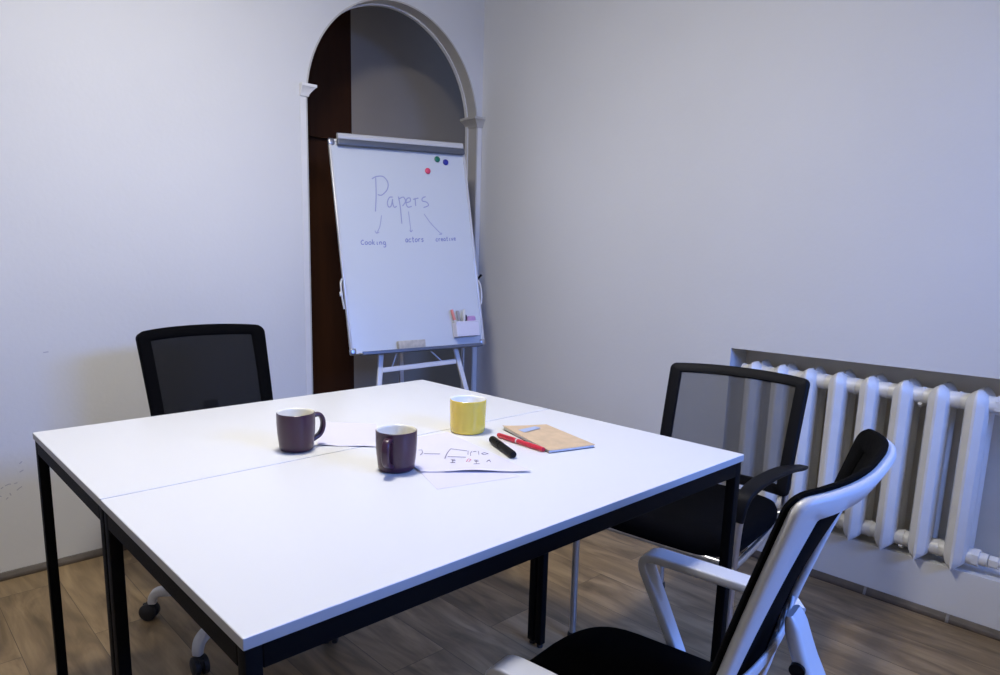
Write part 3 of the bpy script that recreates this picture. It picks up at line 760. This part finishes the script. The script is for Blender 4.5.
def bpen(name, label, cat, uA, vA, uB, vB, w, r, body, cap, grp='pens in the whiteboard basket'):
    a = bw(uA, vA, w); b = bw(uB, vB, w); d = (b - a)
    o = thing(name, label, cat, a, 0, grp)
    bm = bmesh.new(); tube(bm, [Vector((0, 0, 0)), d * .62], r, 14); link('barrel', bm, body, o)
    bm = bmesh.new(); tube(bm, [d * .60, d * .97, d], r * 1.12, 14, scale=[1, 1, .8]); link('cap', bm, cap, o)
bpen('marker_pen', 'orange-red capped marker at the left end of the whiteboard basket', 'marker', .200, .052, .172, .178, -.020, .0065, M['white_plastic'], M['orange_pen'])
bpen('marker_pen', 'white marker with grey cap leaning left in the whiteboard basket', 'marker', .218, .052, .208, .172, -.012, .0065, M['white_plastic'], M['grey_pen'])
bpen('marker_pen', 'white marker leaning right in the middle of the whiteboard basket', 'marker', .222, .052, .238, .176, -.026, .0065, M['white_plastic'], M['white_plastic'])
bpen('marker_pen', 'black marker beside the mauve sponge in the whiteboard basket', 'marker', .240, .052, .247, .150, -.012, .008, M['black_plastic'], M['black_plastic'])
bm = bmesh.new(); box(bm, (0, 0, 0), (.046, .024, .078), .010, 4, rot=BR); sp_ = link('sponge', bm, M['mauve']); sp_.location = bw(.274, .104, -.0205)
tag(sp_, 'mauve foam sponge sticking out of the right side of the whiteboard basket', 'sponge')

# ------------------------------------------------------------------ mugs
def make_mug(label, loc, ang, r, h, outer, inner, taper=.86):
    g = thing('mug', label, 'mug', loc, ang, 'mugs on the table')
    prof = [(0, .0005), (r * taper - .006, .0005), (r * taper - .002, .001), (r * taper + .001, .005), (r * (taper + .05), .016), (r * .975, .040), (r, h * .72), (r, h - .001), (r - .0012, h)]
    bm = bmesh.new(); lathe(bm, prof, 64, mi=0)
    inn = [(r - .0012, h), (r - .003, h - .0012), (r - .004, h - .004), (r - .0045, h * .5), (r * taper - .004, .012), (r * taper - .012, .007), (0, .006)]
    lathe(bm, inn, 64, mi=1)
    bmesh.ops.remove_doubles(bm, verts=bm.verts, dist=1e-6)
    link('body', bm, [outer, inner], g, sharp=50)
    bm = bmesh.new()
    P = smooth_path([(r - .003, 0, h * .84), (r + .014, 0, h * .86), (r + .023, 0, h * .72), (r + .024, 0, h * .52), (r + .016, 0, h * .32), (r - .003, 0, h * .20)], 6)
    sweep(bm, P, rrect(.016, .0095, .004), side=(0, 1, 0)); link('handle', bm, outer, g)
    return g
make_mug('purple mug nearer the camera, its handle turned toward the viewer', (.517, .400, TH), math.radians(214), .0425, .084, M['purple'], M['cream'])
make_mug('purple mug on the left, handle pointing right', (.428, .655, TH), math.radians(-3), .0425, .086, M['purple'], M['cream'])
make_mug('yellow mug with white inside standing beside the markers', (.840, .535, TH), math.radians(62), .0455, .084, M['yellow'], M['white_glaze'], taper=.92)

# ------------------------------------------------------------------ papers, notebook, pens on the table
def sheet(name, label, quad, z, wave, seed):
    bm = bmesh.new(); A, B, C_, D = [Vector((*q, 0)) for q in quad]; rnd = random.Random(seed)
    ph = rnd.random() * 6
    def fn(u, v):
        p = (A * (1 - u) + B * u) * (1 - v) + (D * (1 - u) + C_ * u) * v
        lift = wave * (max(0, (v - .72) / .28) ** 2 * (.55 + .45 * math.sin(u * 9 + ph)) + .15 * (1 + math.sin(u * 5 + ph)) * v)
        return Vector((p.x, p.y, z + lift))
    grid_solid(bm, fn, lin(0, 1, 25), lin(0, 1, 17), .0003)
    o = link(name, bm, M['paper']); tag(o, label, 'paper', 'loose papers between the mugs'); return o
sheet('paper_sheet', 'lowest paper sheet whose pointed corner reaches toward the camera', [(.70, .50), (.56, .40), (.502, .251), (.684, .205)], TH + .0004, .0, 3)
pa = sheet('paper_sheet', 'paper sheet with a pen sketch between the near purple mug and markers', [(.615, .575), (.792, .555), (.716, .207), (.540, .350)], TH + .0016, .0045, 5)
sheet('paper_sheet', 'blank lilac paper sheet between the two purple mugs', [(.605, .842), (.704, .738), (.585, .548), (.478, .650)], TH + .0005, .0028, 8)
INK = [[[0.632, 0.471], [0.64, 0.469], [0.627, 0.45], [0.611, 0.439]], [[0.625, 0.442], [0.651, 0.419]], [[0.637, 0.386], [0.664, 0.411], [0.696, 0.435], [0.714, 0.399]], [[0.651, 0.393], [0.679, 0.365]], [[0.716, 0.398], [0.697, 0.378]], [[0.719, 0.389], [0.707, 0.381], [0.696, 0.368]], [[0.721, 0.387], [0.728, 0.384]], [[0.733, 0.382], [0.716, 0.363]], [[0.724, 0.363], [0.735, 0.366], [0.736, 0.354], [0.724, 0.354], [0.724, 0.363]], [[0.642, 0.373], [0.65, 0.368]], [[0.638, 0.364], [0.645, 0.361]], [[0.646, 0.37], [0.63, 0.353]], [[0.626, 0.356], [0.635, 0.35]], [[0.678, 0.338], [0.685, 0.332]], [[0.672, 0.329], [0.68, 0.326]], [[0.682, 0.335], [0.664, 0.316]], [[0.659, 0.319], [0.67, 0.312]], [[0.691, 0.312], [0.706, 0.32], [0.697, 0.307]], [[0.698, 0.317], [0.705, 0.316]]]
RED = [[[0.658, 0.34], [0.675, 0.353], [0.677, 0.346], [0.662, 0.337]]]
ZP = TH + .0034
for nm, S, mt in (('pen_sketch', INK[2:9], 'ink_grey'), ('pen_mark', INK[:2], 'ink_grey'), ('pen_lettering', INK[9:13], 'ink_grey'), ('pen_lettering', INK[13:17], 'ink_grey'), ('pen_lettering', INK[17:], 'ink_grey'), ('red_mark', RED, 'ink_red')):
    bm = bmesh.new()
    for st in S: ribbon(bm, [Vector((x, y, ZP)) for x, y in st], .0007, Vector((0, 0, 1)))
    link(nm, bm, M[mt], pa, smooth=False)

nbk = thing('notebook', 'brown kraft notebook lying beside the markers', 'notebook', (.94, .36, TH))
def nbq(z0, z1, quad, mat, name, parent, inset=0., curl=0.):
    bm = bmesh.new(); Q = [Vector((x - .94, y - .36, 0)) for x, y in quad]; c = sum(Q, Vector()) / 4
    Q = [c + (q - c) * (1 - inset) for q in Q]
    def fn(u, v):
        p = (Q[0] * (1 - u) + Q[1] * u) * (1 - v) + (Q[3] * (1 - u) + Q[2] * u) * v
        return Vector((p.x, p.y, (z0 + z1) / 2 + curl * ((1 - u) ** 3) * (1 - v) ** 2))
    grid_solid(bm, fn, lin(0, 1, 13), lin(0, 1, 13), z1 - z0)
    return link(name, bm, mat, parent, smooth=True, sharp=30)
NQ = [(.921, .492), (1.032, .443), (.974, .243), (.852, .277)]
nbq(.0003, .0010, NQ, M['dark_card'], 'back_cover', nbk)
nbq(.0010, .0062, NQ, M['page'], 'pages', nbk, .025, .002)
cv = nbq(.0064, .0076, NQ, M['kraft'], 'front_cover', nbk, 0, .004)
nbq(.0096, .0098, [(.925, .442), (.986, .44), (.986, .42), (.919, .416)], M['stamp'], 'cover_print', cv, 0, .0)

def table_pen(name, label, A, B, z, r, body, band=None, clip=False):
    A = Vector((*A, z)); B = Vector((*B, z)); d = B - A
    o = thing(name, label, 'marker', (A.x, A.y, z), 0, 'markers on the table')
    bm = bmesh.new(); tube(bm, [d * .44, d * .96, d], r * .94, 20, scale=[1, 1, .86]); link('barrel', bm, body, o)
    bm = bmesh.new(); tube(bm, [d * 0, d * .03, d * .43], r, 20, scale=[.75, 1, 1]); cp = link('cap', bm, body, o)
    up = Vector((0, 0, 1)); dn = d.normalized(); sd = dn.cross(up)
    q = (up * .75 + sd * .66).normalized()
    bm = bmesh.new(); sweep(bm, [d * .06 + q * (r + .001), d * .36 + q * (r + .0015)], rrect(r * .5, .002, .0008), side=q.cross(dn)); link('clip', bm, body, cp)
    if band:
        bm = bmesh.new(); tube(bm, [d * .425, d * .45], r * 1.02, 20); link('band', bm, band, o)
    return o
table_pen('marker_pen', 'thick black marker lying on the table pointing at the sketch sheet', (.812, .420), (.758, .298), TH + .0092 + .0005, .0088, M['black_plastic'])
table_pen('marker_pen', 'red marker lying between the black marker and kraft notebook', (.860, .447), (.850, .292), TH + .0062 + .0002, .0060, M['red_plastic'], M['white_plastic'])

# ------------------------------------------------------------------ light
w = bpy.data.worlds.new('world'); sc.world = w; w.use_nodes = True
nt = w.node_tree; bg = nt.nodes['Background']; bg.inputs['Color'].default_value = (.35, .5, 1, 1); bg.inputs['Strength'].default_value = .5
def area(name, loc, rot, sx, sy, col, e):
    l = bpy.data.lights.new(name, 'AREA'); l.shape = 'RECTANGLE'; l.size = sx; l.size_y = sy; l.color = col; l.energy = e
    o = bpy.data.objects.new(name, l); COL.objects.link(o); o.location = loc; o.rotation_euler = rot; return o
area('window_daylight', (1.25, YF - .85, 2.45), (math.radians(52), 0, 0), 2.4, 1.2, (.13, .30, 1.0), 390)

# ------------------------------------------------------------------ camera
yaw, pitch, roll = .7218, .1762, .0156
f = 690.1
fw = Vector((math.sin(yaw) * math.cos(pitch), math.cos(yaw) * math.cos(pitch), -math.sin(pitch)))
rt = Vector((math.cos(yaw), -math.sin(yaw), 0)); up = rt.cross(fw)
r2 = rt * math.cos(roll) + up * math.sin(roll); u2 = -rt * math.sin(roll) + up * math.cos(roll)
cam = bpy.data.cameras.new('camera'); co = bpy.data.objects.new('camera', cam); COL.objects.link(co)
mt = Matrix((r2, u2, -fw)).transposed().to_4x4(); mt.translation = Vector((-.30323, -.69866, .43791 + .74)); co.matrix_world = mt
cam.sensor_width = 36; cam.lens = f * 36 / 1000; cam.clip_start = .02
cam.shift_x = (500 - 451.268) / 1000; cam.shift_y = (376.853 - 337.5) / 1000
sc.camera = co
sc.view_settings.view_transform = 'Standard'; sc.view_settings.look = 'None'; sc.view_settings.gamma = 1
sc.view_settings.use_curve_mapping = False; sc.view_settings.exposure = 0.0
